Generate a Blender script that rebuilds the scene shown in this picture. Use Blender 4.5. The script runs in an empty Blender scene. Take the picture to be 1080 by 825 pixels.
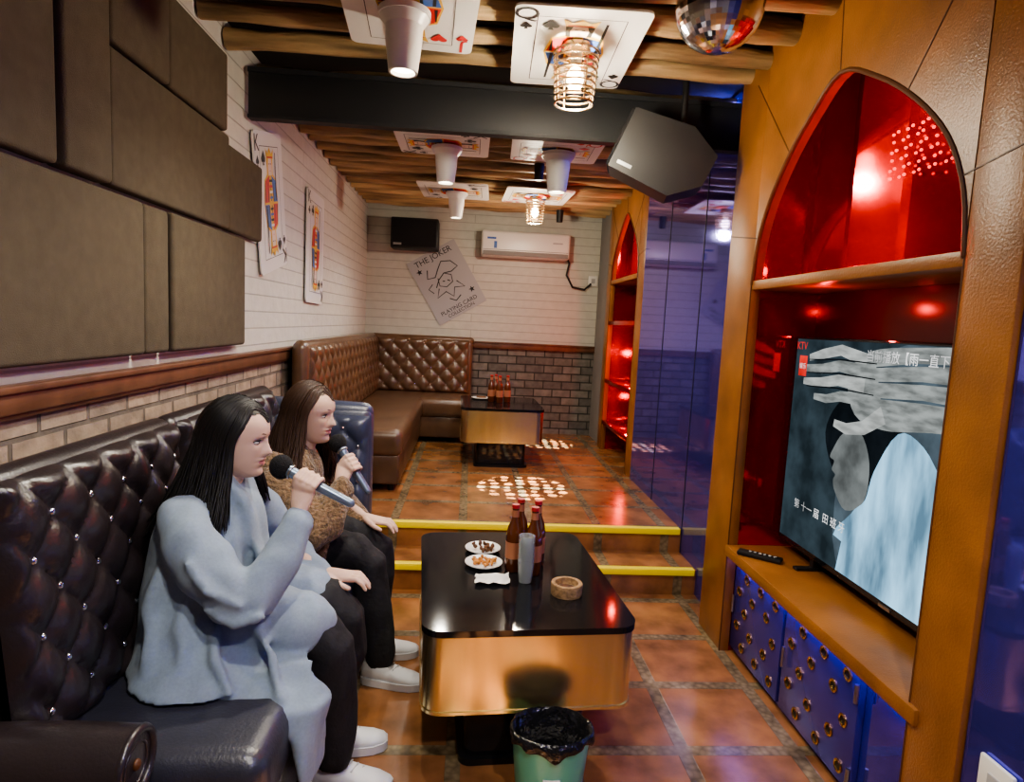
import bpy,bmesh,math,random
from mathutils import Vector as V, Matrix, Euler
random.seed(7)
SC=bpy.context.scene; COL=SC.collection
# ------------------------------------------------------------------ materials
def base(name):
    m=bpy.data.materials.new(name); m.use_nodes=True; nt=m.node_tree
    return m,nt,nt.nodes['Principled BSDF']
def L(nt,a,b): nt.links.new(a,b)
def coord(nt,plane=None,scale=(1,1,1)):
    tc=nt.nodes.new('ShaderNodeTexCoord'); out=tc.outputs['Object']
    if plane:
        s=nt.nodes.new('ShaderNodeSeparateXYZ'); c=nt.nodes.new('ShaderNodeCombineXYZ'); L(nt,out,s.inputs[0])
        for i,ch in enumerate(plane): L(nt,s.outputs['xyz'.index(ch)],c.inputs[i])
        out=c.outputs[0]
    mp=nt.nodes.new('ShaderNodeMapping'); mp.inputs['Scale'].default_value=scale; L(nt,out,mp.inputs[0])
    return mp.outputs[0]
def c4(c,k=1): return (min(1,c[0]*k),min(1,c[1]*k),min(1,c[2]*k),1)
def mixc(nt,f,a,b):
    n=nt.nodes.new('ShaderNodeMix'); n.data_type='RGBA'
    if f is not None: L(nt,f,n.inputs[0])
    for i,v in ((6,a),(7,b)):
        if isinstance(v,tuple): n.inputs[i].default_value=v
        else: L(nt,v,n.inputs[i])
    return n.outputs[2],n
def pmat(name,col,rough=.5,metal=0.,var=0.,vs=8,bump=0.,bs=60,emit=None,es=0,coat=0,st=(1,1,1),spec=None,trans=0,bd=.01,sheen=0):
    m,nt,b=base(name)
    b.inputs['Base Color'].default_value=c4(col); b.inputs['Roughness'].default_value=rough; b.inputs['Metallic'].default_value=metal
    if spec is not None: b.inputs['Specular IOR Level'].default_value=spec
    if coat: b.inputs['Coat Weight'].default_value=coat; b.inputs['Coat Roughness'].default_value=.1
    if trans: b.inputs['Transmission Weight'].default_value=trans
    if sheen: b.inputs['Sheen Weight'].default_value=sheen
    if emit: b.inputs['Emission Color'].default_value=c4(emit); b.inputs['Emission Strength'].default_value=es
    if var or bump: co=coord(nt,None,st)
    if var:
        n=nt.nodes.new('ShaderNodeTexNoise'); n.inputs['Scale'].default_value=vs; n.inputs['Detail'].default_value=5; L(nt,co,n.inputs['Vector'])
        r=nt.nodes.new('ShaderNodeMapRange'); r.inputs[1].default_value=.3; r.inputs[2].default_value=.7; L(nt,n.outputs[0],r.inputs[0])
        o,_=mixc(nt,r.outputs[0],c4(col,1-var),c4(col,1+var)); L(nt,o,b.inputs['Base Color'])
    if bump:
        n=nt.nodes.new('ShaderNodeTexNoise'); n.inputs['Scale'].default_value=bs; n.inputs['Detail'].default_value=3; L(nt,co,n.inputs['Vector'])
        bp=nt.nodes.new('ShaderNodeBump'); bp.inputs['Strength'].default_value=bump; bp.inputs['Distance'].default_value=bd
        L(nt,n.outputs[0],bp.inputs['Height']); L(nt,bp.outputs[0],b.inputs['Normal'])
    return m
def brick(name,plane,c1,c2,mo,w,h,ms,bump=.6,rough=.8,off=.5,var=.25):
    m,nt,b=base(name); co=coord(nt,plane)
    t=nt.nodes.new('ShaderNodeTexBrick'); t.offset=off; L(nt,co,t.inputs['Vector'])
    for k,v in (('Color1',c4(c1)),('Color2',c4(c2)),('Mortar',c4(mo)),('Scale',1),('Mortar Size',ms),('Mortar Smooth',.3),('Brick Width',w),('Row Height',h),('Bias',0)): t.inputs[k].default_value=v
    n=nt.nodes.new('ShaderNodeTexNoise'); n.inputs['Scale'].default_value=14; n.inputs['Detail'].default_value=6; L(nt,co,n.inputs['Vector'])
    mm=nt.nodes.new('ShaderNodeMix'); mm.data_type='RGBA'; mm.blend_type='MULTIPLY'; mm.inputs[0].default_value=1
    r=nt.nodes.new('ShaderNodeMapRange'); r.inputs[1].default_value=.3;r.inputs[2].default_value=.7;r.inputs[3].default_value=1-var;r.inputs[4].default_value=1+var; L(nt,n.outputs[0],r.inputs[0])
    L(nt,t.outputs['Color'],mm.inputs[6]); L(nt,r.outputs[0],mm.inputs[7]); L(nt,mm.outputs[2],b.inputs['Base Color'])
    a=nt.nodes.new('ShaderNodeMath'); a.operation='MULTIPLY_ADD'; L(nt,t.outputs['Fac'],a.inputs[0]); a.inputs[1].default_value=-1; L(nt,n.outputs[0],a.inputs[2])
    bp=nt.nodes.new('ShaderNodeBump'); bp.inputs['Strength'].default_value=bump; bp.inputs['Distance'].default_value=.01
    L(nt,a.outputs[0],bp.inputs['Height']); L(nt,bp.outputs[0],b.inputs['Normal']); b.inputs['Roughness'].default_value=rough
    return m
MT={}
MT['clap_yz']=brick('white_clapboard_side','yz',(.64,.63,.56),(.62,.61,.54),(.42,.41,.36),6,.085,.004,.5,.5,.3,.05)
MT['clap_xz']=brick('white_clapboard_back','xz',(.56,.56,.49),(.54,.54,.47),(.38,.38,.33),9,.085,.004,.5,.5,.3,.05)
MT['br_l']=brick('tan_brick','yz',(.38,.29,.21),(.25,.20,.155),(.15,.125,.10),.21,.085,.008,1,.8)
MT['br_b']=brick('grey_stone_brick','xz',(.19,.18,.155),(.11,.105,.095),(.04,.04,.035),.2,.085,.007,1,.8)
def floormat():
    m,nt,b=base('terracotta_tile'); co=coord(nt,'xyz')
    def bt(w,ms,c1,c2,mo):
        t=nt.nodes.new('ShaderNodeTexBrick'); t.offset=0; L(nt,co,t.inputs['Vector'])
        for k,v in (('Color1',c1),('Color2',c2),('Mortar',mo),('Scale',1),('Mortar Size',ms),('Mortar Smooth',.1),('Brick Width',w),('Row Height',w)): t.inputs[k].default_value=v
        return t
    big=bt(.40,.026,(.34,.15,.058,1),(.25,.11,.046,1),(0,0,0,1))
    v=nt.nodes.new('ShaderNodeTexVoronoi'); v.inputs['Scale'].default_value=45; L(nt,co,v.inputs['Vector'])
    o,_=mixc(nt,v.outputs['Distance'],(.28,.21,.12,1),(.11,.08,.045,1))
    c,_=mixc(nt,big.outputs['Fac'],big.outputs['Color'],o)
    n=nt.nodes.new('ShaderNodeTexNoise'); n.inputs['Scale'].default_value=6; n.inputs['Detail'].default_value=8; L(nt,co,n.inputs['Vector'])
    r=nt.nodes.new('ShaderNodeMapRange'); r.inputs[1].default_value=.3;r.inputs[2].default_value=.7;r.inputs[3].default_value=.5;r.inputs[4].default_value=1.3; L(nt,n.outputs[0],r.inputs[0])
    mm=nt.nodes.new('ShaderNodeMix'); mm.data_type='RGBA'; mm.blend_type='MULTIPLY'; mm.inputs[0].default_value=1
    L(nt,c,mm.inputs[6]); L(nt,r.outputs[0],mm.inputs[7]); L(nt,mm.outputs[2],b.inputs['Base Color'])
    b.inputs['Roughness'].default_value=.22
    bp=nt.nodes.new('ShaderNodeBump'); bp.inputs['Strength'].default_value=.3; bp.inputs['Distance'].default_value=.006
    a=nt.nodes.new('ShaderNodeMath'); a.operation='MULTIPLY_ADD'; L(nt,big.outputs['Fac'],a.inputs[0]); a.inputs[1].default_value=-.6; L(nt,n.outputs[0],a.inputs[2])
    L(nt,a.outputs[0],bp.inputs['Height']); L(nt,bp.outputs[0],b.inputs['Normal'])
    return m
MT['floor']=floormat()
P=pmat
MT['ceil']=P('dark_ceiling',(.02,.018,.015),.9)
MT['wallgrey']=P('grey_wall',(.25,.24,.23),.7)
MT['log']=P('log_wood',(.40,.28,.14),.5,0,.65,5,.8,20,st=(.35,3,3))
MT['trimwood']=P('trim_wood',(.14,.065,.035),.4,0,.3,10)
MT['panel']=P('acoustic_fabric',(.100,.080,.050),.95,0,.12,20,.3,300)
MT['blk']=P('black_plastic',(.009,.009,.010),.5)
MT['blkgloss']=P('black_glass',(.010,.010,.012),.08)
MT['white']=P('white_plastic',(.75,.74,.70),.35)
MT['darkleather']=P('dark_leather',(.024,.017,.019),.32,0,.2,9,.12,120,spec=.8)
MT['seatleather']=P('dark_seat_leather',(.035,.036,.052),.34,0,.15,9,.12,120,spec=.8)  # bluish reflection on the seat is put into this base colour
MT['blueleather']=P('blue_grey_leather',(.050,.060,.105),.32,0,.15,9,.12,120,spec=.8)
MT['brownleather']=P('brown_leather',(.115,.062,.033),.30,0,.25,6,.12,120,spec=.7)
MT['chrome']=P('crystal_button',(.9,.9,.95),.1,1)
MT['gold']=P('brushed_gold',(.88,.72,.40),.25,.96,.10,22,.05,40,st=(1,1,.02),bd=.003)
MT['cableather']=P('orange_leather_panel',(.29,.115,.030),.36,0,.25,5,.35,150,bd=.004)
MT['seam']=P('seam',(.10,.035,.01),.5)
MT['redmir']=P('red_mirror',(.62,.009,.009),.10,.8)
MT['reddark']=P('dark_red_lacquer',(.14,.004,.004),.2,.2)
MT['navy']=P('navy_mirror_glass',(.12,.11,.62),.05,.78)
MT['purp']=P('purple_metal',(.09,.075,.40),.25,.6)
MT['ring']=P('brass_ring',(.7,.45,.15),.25,1)
MT['yellow']=P('yellow_nosing',(.85,.68,.02),.4,emit=(.8,.6,.02),es=.12)
MT['metal']=P('steel',(.5,.5,.5),.3,1)
MT['beam']=P('dark_steel_beam',(.020,.022,.025),.6)
MT['card']=P('card_white',(.76,.75,.71),.4)
MT['cblk']=P('card_black',(.015,.015,.015),.5)
MT['cred']=P('card_red',(.6,.03,.03),.5)
MT['cyel']=P('card_yellow',(.75,.45,.05),.5)
MT['cblu']=P('card_blue',(.05,.14,.45),.5)
MT['cskin']=P('card_skin',(.75,.6,.5),.5)
MT['cgrey']=P('joker_poster_grey',(.42,.42,.43),.5)
MT['bulb']=P('bulb_glow',(1,.8,.5),.5,emit=(1,.78,.46),es=22)
MT['bulbw']=P('lamp_glow',(1,.9,.8),.5,emit=(1,.9,.7),es=12)
MT['coil']=P('coil_metal',(.75,.58,.38),.25,1)
MT['skin']=P('skin',(.70,.47,.37),.5,0,.04,20,spec=.35)
MT['lip']=P('lip',(.55,.21,.19),.45)
MT['eyew']=P('eye_white',(.75,.72,.7),.2)
MT['hair1']=P('black_hair',(.009,.008,.008),.45,spec=.45)
MT['hair2']=P('brown_hair',(.048,.024,.014),.45,spec=.45)
MT['coat']=P('bluegrey_wool',(.26,.325,.41),.95,0,.06,120,.18,300,sheen=.1,bd=.002)
MT['cardi']=P('brown_fuzzy_knit',(.20,.125,.068),.95,0,.5,90,1,90,sheen=.3,bd=.012)
MT['trou']=P('black_trousers',(.014,.014,.018),.8,0,.1,20,.3,60)
MT['shoe']=P('white_sneaker',(.68,.68,.70),.5)
MT['sock']=P('sock',(.02,.02,.02),.9)
MT['foam']=P('black_foam',(.01,.01,.012),.95,0,0,1,.6,300)
MT['miche']=P('mic_handle',(.22,.28,.38),.3,.6)
MT['amber']=P('amber_bottle',(.11,.03,.008),.08,0,coat=.5)
MT['label']=P('bottle_label',(.42,.16,.08),.5)
MT['cap']=P('bottle_cap',(.45,.03,.03),.4)
MT['glass']=P('drinking_glass',(.8,.85,.85),.05,0,trans=.7)
MT['plate']=P('plate',(.75,.74,.72),.25)
MT['snack1']=P('snack_dark',(.12,.05,.02),.7,0,.5,40)
MT['snack2']=P('snack_orange',(.6,.25,.06),.7,0,.4,40)
MT['cork']=P('cork',(.32,.19,.09),.8,0,.4,60,.6,80)
MT['teal']=P('teal_plastic',(.10,.38,.31),.35)
MT['bag']=P('black_bag',(.012,.012,.014),.2,0,0,1,.9,18,bd=.03)
MT['redrefl']=P('red_reflection_glow',(1,.1,.1),.5,emit=(1,.10,.08),es=1.6)  # glow imitating a reflected dot pattern, no lamp
MT['blueled']=P('blue_led',(.1,.1,1),.5,emit=(.14,.16,1),es=60)
MT['blueled2']=P('blue_led_dim',(.1,.1,1),.5,emit=(.16,.14,1),es=11)
# ------------------------------------------------------------------ builder
class B:
    def __init__(s): s.bm=bmesh.new(); s.m=[]
    def mi(s,k):
        m=MT[k] if isinstance(k,str) else k
        if m not in s.m: s.m.append(m)
        return s.m.index(m)
    def add(s,t,mat,M=None):
        i=s.mi(mat)
        for f in t.faces: f.material_index=i
        if M is not None: bmesh.ops.transform(t,matrix=M,verts=t.verts)
        me=bpy.data.meshes.new('t'); t.to_mesh(me); t.free(); s.bm.from_mesh(me); bpy.data.meshes.remove(me)
    def box(s,lo,hi,mat,bev=0,M=None,seg=2,rot=None):
        lo=V(lo);hi=V(hi); c=(lo+hi)/2; d=hi-lo
        t=bmesh.new(); bmesh.ops.create_cube(t,size=1); bmesh.ops.scale(t,vec=d,verts=t.verts)
        if bev: bmesh.ops.bevel(t,geom=t.edges[:],offset=bev,segments=seg,profile=.5,affect='EDGES')
        MM=Matrix.Translation(c)
        if rot: MM=MM@Euler(rot).to_matrix().to_4x4()
        s.add(t,mat,(M@MM) if M else MM)
    def sph(s,c,r,mat,n=20,M=None,rot=None):
        if not hasattr(r,'__len__'): r=(r,r,r)
        t=bmesh.new(); bmesh.ops.create_uvsphere(t,u_segments=n,v_segments=max(6,n*2//3),radius=1)
        MM=Matrix.Translation(c)@(Euler(rot).to_matrix().to_4x4() if rot else Matrix())@Matrix.Diagonal((*r,1))
        s.add(t,mat,(M@MM) if M else MM)
    def loft(s,rings,mat,n=20,cap=True,M=None):
        t=bmesh.new(); R=[]
        for c,u,v in rings:
            c=V(c);u=V(u);v=V(v)
            R.append([t.verts.new(c+u*math.cos(2*math.pi*k/n)+v*math.sin(2*math.pi*k/n)) for k in range(n)])
        for a,b in zip(R,R[1:]):
            for k in range(n): t.faces.new((a[k],a[(k+1)%n],b[(k+1)%n],b[k]))
        if cap: t.faces.new(R[0][::-1]); t.faces.new(R[-1])
        bmesh.ops.recalc_face_normals(t,faces=t.faces)
        s.add(t,mat,M)
    def tube(s,pts,rad,mat,n=12,ref=None,M=None,rnd=True,close=False):
        pts=[V(p) for p in pts]
        if not hasattr(rad,'__len__'): rad=[rad]*len(pts)
        rr=[]; ref=V(ref) if ref else None; pu=None
        for i,p in enumerate(pts):
            a=pts[max(0,i-1)]; b=pts[min(len(pts)-1,i+1)]
            if close: a=pts[i-1]; b=pts[(i+1)%len(pts)]
            d=(b-a).normalized()
            if ref: u=ref-d*ref.dot(d)
            elif pu is not None: u=pu-d*pu.dot(d)
            else:
                u=V((0,0,1)) if abs(d.z)<.9 else V((1,0,0)); u=u-d*u.dot(d)
            u.normalize(); pu=u; v=d.cross(u); r=rad[i]
            if not hasattr(r,'__len__'): r=(r,r)
            rr.append((p,u*r[0],v*r[1],d,r))
        rings=[(x[0],x[1],x[2]) for x in rr]
        if rnd and not close:
            for e,sg in ((0,-1),(-1,1)):
                p,u,v,d,r=rr[e]; m=min(r)
                ex=[(p+d*sg*m*math.sin(a),u*math.cos(a),v*math.cos(a)) for a in (.5,1.0,1.4)]
                rings=(ex[::-1]+rings) if e==0 else rings+ex
        if close: rings.append(rings[0])
        s.loft(rings,mat,n,not close,M)
    def cyl(s,a,b,r0,r1,mat,n=24,M=None): s.tube([a,b],[r0,r1],mat,n,M=M,rnd=False)
    def prism(s,pts,d,mat,M=None,bev=0):
        t=bmesh.new(); vs=[t.verts.new(p) for p in pts]; f=t.faces.new(vs); d=V(d)
        if d.length>0:
            r=bmesh.ops.extrude_face_region(t,geom=[f]); bmesh.ops.translate(t,vec=d,verts=[e for e in r['geom'] if isinstance(e,bmesh.types.BMVert)])
            bmesh.ops.recalc_face_normals(t,faces=t.faces)
        s.add(t,mat,M)
    def tor(s,c,R,r,mat,ax=(0,0,1),n=24,M=None,m=8):
        q=V(ax).to_track_quat('Z','Y').to_matrix(); c=V(c)
        s.tube([c+q@V((R*math.cos(2*math.pi*k/n),R*math.sin(2*math.pi*k/n),0)) for k in range(n)],r,mat,m,ref=q@V((0,0,1)),close=True,M=M)
    def text(s,body,size,M,mat,ext=0.0):
        c=bpy.data.curves.new('t','FONT'); c.body=body; c.size=size; c.align_x='CENTER'; c.align_y='CENTER'; c.resolution_u=3; c.extrude=ext
        o=bpy.data.objects.new('t',c); COL.objects.link(o); bpy.context.view_layer.update()
        me=bpy.data.meshes.new_from_object(o,depsgraph=bpy.context.evaluated_depsgraph_get())
        t=bmesh.new(); t.from_mesh(me); bpy.data.objects.remove(o); bpy.data.meshes.remove(me); bpy.data.curves.remove(c)
        s.add(t,mat,M)
    def done(s,name,parent=None,ang=40,smooth=True):
        me=bpy.data.meshes.new(name); s.bm.to_mesh(me); s.bm.free()
        for m in s.m: me.materials.append(m)
        if smooth:
            me.shade_smooth()
            if ang<180: me.set_sharp_from_angle(angle=math.radians(ang))
        o=bpy.data.objects.new(name,me); COL.objects.link(o)
        if parent: o.parent=parent
        return o
def empty(name,parent=None):
    e=bpy.data.objects.new(name,None); COL.objects.link(e)
    if parent: e.parent=parent
    return e
# ------------------------------------------------------------------ room shell
XL,XW,YB,ZC,ZR=-1.10,1.56,6.70,2.68,.28
b=B(); b.box((XL-.2,-1.7,-.1),(XW+.1,3.28,0),'floor'); b.done('floor')
b=B(); b.box((XL,3.56,-.1),(XW,YB,ZR),'floor'); b.box((XL,3.285,-.1),(XW,3.56,.14),'floor'); b.done('floor_raised')
b=B()
for y,z in ((3.56,ZR),(3.285,.14)):
    b.box((-1.08,y-.012,z-.03),(1.29,y+.03,z+.006),'yellow',.004)
b.done('trim_1')
b=B(); b.box((XL-.2,-1.7,ZC),(XW+.1,YB+.1,ZC+.1),'ceil'); b.done('ceiling')
b=B(); b.box((XL-.12,-1.7,1.2),(XL,YB+.1,ZC),'clap_yz'); b.box((XL-.12,-1.7,-.1),(XL,YB+.1,1.2),'br_l'); b.done('wall_left')
b=B(); b.box((XL,YB,1.2),(XW,YB+.12,ZC),'clap_xz'); b.box((XL,YB,0),(XW,YB+.12,1.2),'br_b'); b.done('wall_back')
b=B(); b.box((XW,-1.7,-.1),(XW+.12,YB,ZC),'wallgrey'); b.box((1.33,6.12,ZR),(XW,YB,ZC),'wallgrey'); b.done('wall_right')
b=B(); b.box((XL,-1.75,-.1),(XW,-1.62,ZC),'wallgrey'); b.done('wall_front')
b=B()
b.box((XL,-1.6,1.175),(XL+.03,YB,1.232),'trimwood',.006); b.box((XL,-1.6,1.228),(XL+.042,YB,1.246),'trimwood',.004); b.box((XL,-1.6,1.162),(XL+.02,YB,1.18),'trimwood',.004)
b.done('trim_2')
b=B(); b.box((XL+.05,YB-.03,1.175),(1.33,YB,1.232),'trimwood',.006); b.box((XL+.05,YB-.042,1.228),(1.33,YB,1.246),'trimwood',.004); b.done('trim_3')
b=B(); y=.3
while y<6.6:
    if not 3.06<y<3.27:
        r=.034+random.random()*.016; z=2.612-random.random()*.02; a=random.uniform(-.02,.02)
        pts=[];rad=[]
        for k in range(17):
            x=XL+.01+k*(XW-XL-.02)/16; pts.append((x,y+a*x+random.uniform(-.006,.006),z+random.uniform(-.005,.005))); rad.append(r*random.uniform(.87,1.12))
        b.tube(pts,rad,'log',12,rnd=False)
    y+=.17+random.random()*.07
b.done('ceiling_log_beams')
b=B(); b.box((XL+.02,3.14,2.35),(XW-.01,3.18,2.56),'beam',.004); b.box((XL+.02,3.13,2.55),(XW-.01,3.20,2.572),'beam'); b.box((XL+.02,3.13,2.345),(XW-.01,3.19,2.36),'beam'); b.done('steel_ceiling_beam')
# ------------------------------------------------------------------ acoustic panels
b=B()
for y0,y1,z0,z1,t in [(.5,2.125,1.29,1.775,.05),(2.135,2.30,1.29,1.775,.045),(2.31,3.02,1.29,1.775,.055),(.5,1.71,1.79,2.5,.05),(1.72,1.935,1.79,2.5,.06),
    (1.945,2.84,1.79,2.18,.05),(2.85,3.28,1.79,2.15,.045),(1.945,2.30,2.19,2.55,.055),(2.31,2.82,2.19,2.5,.05)]:
    b.box((XL+.002,y0,z0),(XL+t,y1,z1),'panel',.014,seg=3)
b.done('acoustic_wall_panels',ang=60)
# ------------------------------------------------------------------ cards
def pip(b,kind,x,y,s,M,z=.002):
    if kind=='D': b.prism([(x,y-s,z),(x+.7*s,y,z),(x,y+s,z),(x-.7*s,y,z)],(0,0,0),'cred',M); return
    mat='cred' if kind=='H' else 'cblk'
    def circ(cx,cy,r,zz=z): b.prism([(cx+r*math.cos(a*math.pi/8),cy+r*math.sin(a*math.pi/8),zz) for a in range(16)],(0,0,0),mat,M)
    if kind=='H':
        circ(x-.42*s,y+.35*s,.45*s); circ(x+.42*s,y+.35*s,.45*s,z+.0002); b.prism([(x-.84*s,y+.2*s,z+.0004),(x,y-s,z+.0004),(x+.84*s,y+.2*s,z+.0004),(x,y+.5*s,z+.0004)],(0,0,0),mat,M)
    elif kind=='S':
        circ(x-.42*s,y-.2*s,.42*s); circ(x+.42*s,y-.2*s,.42*s,z+.0002); b.prism([(x-.8*s,y-.05*s,z+.0004),(x+.8*s,y-.05*s,z+.0004),(x,y+s,z+.0004)],(0,0,0),mat,M)
        b.prism([(x-.3*s,y-s,z+.0006),(x+.3*s,y-s,z+.0006),(x,y,z+.0006)],(0,0,0),mat,M)
    else:
        circ(x-.45*s,y-.15*s,.4*s); circ(x+.45*s,y-.15*s,.4*s,z+.0002); circ(x,y+.5*s,.4*s,z+.0004); b.prism([(x-.3*s,y-s,z+.0006),(x+.3*s,y-s,z+.0006),(x,y+.3*s,z+.0006)],(0,0,0),mat,M)
def playing_card(name,letter,suit,M,w=.47,h=.69,seed=0):
    rnd=random.Random(seed); b=B()
    def rr(w,h,r,z): return [(sx*(w/2-r)+r*math.cos(a),sy*(h/2-r)+r*math.sin(a),z) for sx,sy,a0 in ((1,1,0),(-1,1,90),(-1,-1,180),(1,-1,270)) for a in [math.radians(a0+t) for t in (0,30,60,90)]]
    b.prism(rr(w,h,.03,-.008),(0,0,.008),'card',M)
    iw,ih=w*.66,h*.80
    R2=Matrix.Rotation(math.pi,4,'Z')
    cm='cred' if suit in 'HD' else 'cblk'
    for Q in (M,M@R2):
        b.text(letter,.115,Q@Matrix.Translation((-w/2+.042,h/2-.06,.002)),cm)
        pip(b,suit,-w/2+.042,h/2-.14,.026,Q)
        pip(b,suit,-iw/2+.05,ih/2-.055,.036,Q,.003)
        def pg(p,m,z): b.prism([(x*iw/2,y*ih/2,z) for x,y in p],(0,0,0),m,Q)
        pg([(-.75,0),(.75,0),(.62,.42),(.2,.55),(-.2,.55),(-.62,.42)],'cyel',.0012)
        pg([(-.7,.02),(-.2,.02),(-.1,.5),(-.55,.40)],'cred',.0018)
        pg([(.7,.02),(.25,.02),(.12,.5),(.55,.40)],'cblu',.0018)
        for k in range(5):
            x=-.62+k*.28; pg([(x,.04),(x+.08,.04),(x+.05,.36),(x+.02,.36)],'cblk',.0022)
        for k in range(4):
            y=.08+k*.1; pg([(-.16,y),(.18,y),(.16,y+.045),(-.14,y+.045)],rnd.choice(['cblk','card','cblu','cred']),.0026)
        pg([(-.30,.50),(.30,.50),(.34,.80),(-.34,.80)],rnd.choice(['cyel','card','cblk']),.0014)
        pg([(-.19,.5),(.19,.5),(.22,.66),(.16,.80),(-.16,.80),(-.22,.66)],'cskin',.0028)
        pg([(-.12,.69),(-.04,.69),(-.04,.71),(-.12,.71)],'cblk',.0032); pg([(.04,.69),(.12,.69),(.12,.71),(.04,.71)],'cblk',.0032); pg([(-.06,.57),(.06,.57),(0,.59)],'cred',.0032)
        pg([(-.34,.79),(.34,.79),(.42,.97),(.2,.88),(0,.99),(-.2,.88),(-.42,.97)],'cyel',.0034)
        pg([(-.3,.80),(.3,.80),(.3,.83),(-.3,.83)],'cred',.0038)
        pg([(.5,.1),(.58,.1),(.62,.9),(.56,.9)],'cblk',.0036)
    for sx in (-1,1): b.prism([(sx*iw/2-.0015,-ih/2,.002),(sx*iw/2+.0015,-ih/2,.002),(sx*iw/2+.0015,ih/2,.002),(sx*iw/2-.0015,ih/2,.002)],(0,0,0),'cblk',M)
    for sy in (-1,1): b.prism([(-iw/2,sy*ih/2-.0015,.002),(iw/2,sy*ih/2-.0015,.002),(iw/2,sy*ih/2+.0015,.002),(-iw/2,sy*ih/2+.0015,.002)],(0,0,0),'cblk',M)
    return b.done(name,smooth=False)
def ceilM(x,y,rz=0,z=2.50):
    return Matrix.Translation((x,y,z))@Matrix.Rotation(rz,4,'Z')@Matrix.Rotation(math.pi,4,'X')
playing_card('playing_card_ceiling_panel','J','H',ceilM(-.25,2.27,math.radians(4)),.46,.70,seed=1)
playing_card('playing_card_ceiling_panel','Q','S',ceilM(.35,2.54,math.radians(178)),seed=2)
playing_card('playing_card_ceiling_panel','K','C',ceilM(-.21,3.95,math.radians(90)),.5,.55,seed=3)
playing_card('playing_card_ceiling_panel','Q','D',ceilM(.47,3.95,math.radians(88)),.48,.54,seed=4)
playing_card('playing_card_ceiling_panel','J','S',ceilM(-.18,5.33,math.radians(88)),.62,.56,seed=5)
playing_card('playing_card_ceiling_panel','K','H',ceilM(.50,5.33,math.radians(92)),.62,.54,seed=6)
WL=Matrix(((0,0,1,0),(1,0,0,0),(0,1,0,0),(0,0,0,1)))
playing_card('playing_card_wall_panel','K','S',Matrix.Translation((XL+.02,3.50,2.02))@WL@Matrix.Rotation(math.radians(13),4,'Z'),.46,.70,seed=7)
playing_card('playing_card_wall_panel','K','C',Matrix.Translation((XL+.02,4.46,1.89))@WL@Matrix.Rotation(math.radians(-1),4,'Z'),.46,.74,seed=8)
b=B(); M=Matrix.Translation((-.27,YB-.012,1.84))@Matrix.Rotation(math.radians(31),4,'Y').inverted()@Matrix.Rotation(math.pi/2,4,'X')
b.prism([(-.28,-.36,-.008),(.28,-.36,-.008),(.28,.36,-.008),(-.28,.36,-.008)],(0,0,.008),'cgrey',M)
b.text('THE JOKER',.085,M@Matrix.Translation((0,.295,.002)),'cblk'); b.text('PLAYING CARD',.06,M@Matrix.Translation((0,-.27,.002)),'cblk'); b.text('COLLECTION',.05,M@Matrix.Translation((0,-.32,.002)),'cblk')
def star(x,y,r): b.prism([(x+(r if k%2==0 else r*.4)*math.sin(k*math.pi/5),y+(r if k%2==0 else r*.4)*math.cos(k*math.pi/5),.002) for k in range(10)],(0,0,0),'cblk',M)
star(-.2,.22,.035); star(.2,-.18,.035)
def st(p,r=.004): b.tube([(x,y,.003) for x,y in p],[(.001,r)]*len(p),'cblk',6,ref=(0,0,1),M=M)
st([(-.12,.2),(-.16,.12),(-.08,.1),(-.02,.16),(.05,.22),(.14,.18),(.18,.1),(.1,.08),(.02,.1),(-.06,.06),(-.12,.0)],.006)
st([(-.06,.08),(-.08,.0),(-.02,-.04),(.06,-.02),(.08,.05),(.02,.1)],.005)
st([(-.1,-.02),(-.16,-.1),(-.05,-.08),(0,-.16),(.05,-.08),(.15,-.12),(.1,-.03)],.006)
st([(-.14,.05),(-.2,.02),(-.17,-.04)],.005); st([(.02,.02),(.04,.0)],.006); st([(-.03,.03),(-.01,.02)],.006); st([(-.05,-.16),(0,-.21),(.07,-.18)],.006)
b.done('joker_poster',smooth=False)
# ------------------------------------------------------------------ AC, speaker, outlet
YW=YB-.003
b=B(); b.box((.07,YB-.2,2.12),(.98,YW,2.38),'white',.03,seg=3); b.box((.09,YB-.207,2.13),(.96,YB-.17,2.175),'wallgrey',.004); b.box((.09,YB-.204,2.185),(.96,YB-.19,2.19),'wallgrey')
b.box((.8,YB-.203,2.27),(.9,YB-.19,2.285),'cgrey'); b.box((.13,YB-.203,2.29),(.22,YB-.19,2.31),'cblu'); b.box((.20,YB-.203,2.20),(.23,YB-.195,2.27),'cblu')
b.tube([(.95,YB-.06,2.2),(1.0,YB-.05,2.1),(.98,YB-.04,1.98),(1.05,YB-.04,1.86),(1.18,YB-.03,1.84),(1.24,YB-.03,1.9)],.011,'blk')
b.done('air_conditioner')
b=B(); b.box((1.22,YB-.02,1.88),(1.32,YW,1.99),'white',.006); b.box((1.25,YB-.024,1.91),(1.29,YB-.018,1.96),'cgrey'); b.done('wall_outlet')
b=B(); b.box((-.83,YB-.28,2.14),(-.36,YB-.04,2.44),'blk',.015); b.box((-.81,YB-.29,2.16),(-.38,YB-.27,2.42),'foam',.005); b.box((-.64,YB-.05,2.25),(-.55,YW,2.35),'metal'); b.box((-.8,YB-.294,2.17),(-.72,YB-.288,2.19),'metal')
b.done('wall_speaker')
b=B(); M=Matrix.Translation((.86,3.0,2.25))@Euler((math.radians(4),math.radians(24),math.radians(-12))).to_matrix().to_4x4()
pts=[(-.20,-.15),(.10,-.16),(.22,-.06),(.22,.08),(.07,.15),(-.20,.12)]
b.prism([(x,-.15,z) for x,z in pts],(0,.28,0),'blk',M)
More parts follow.
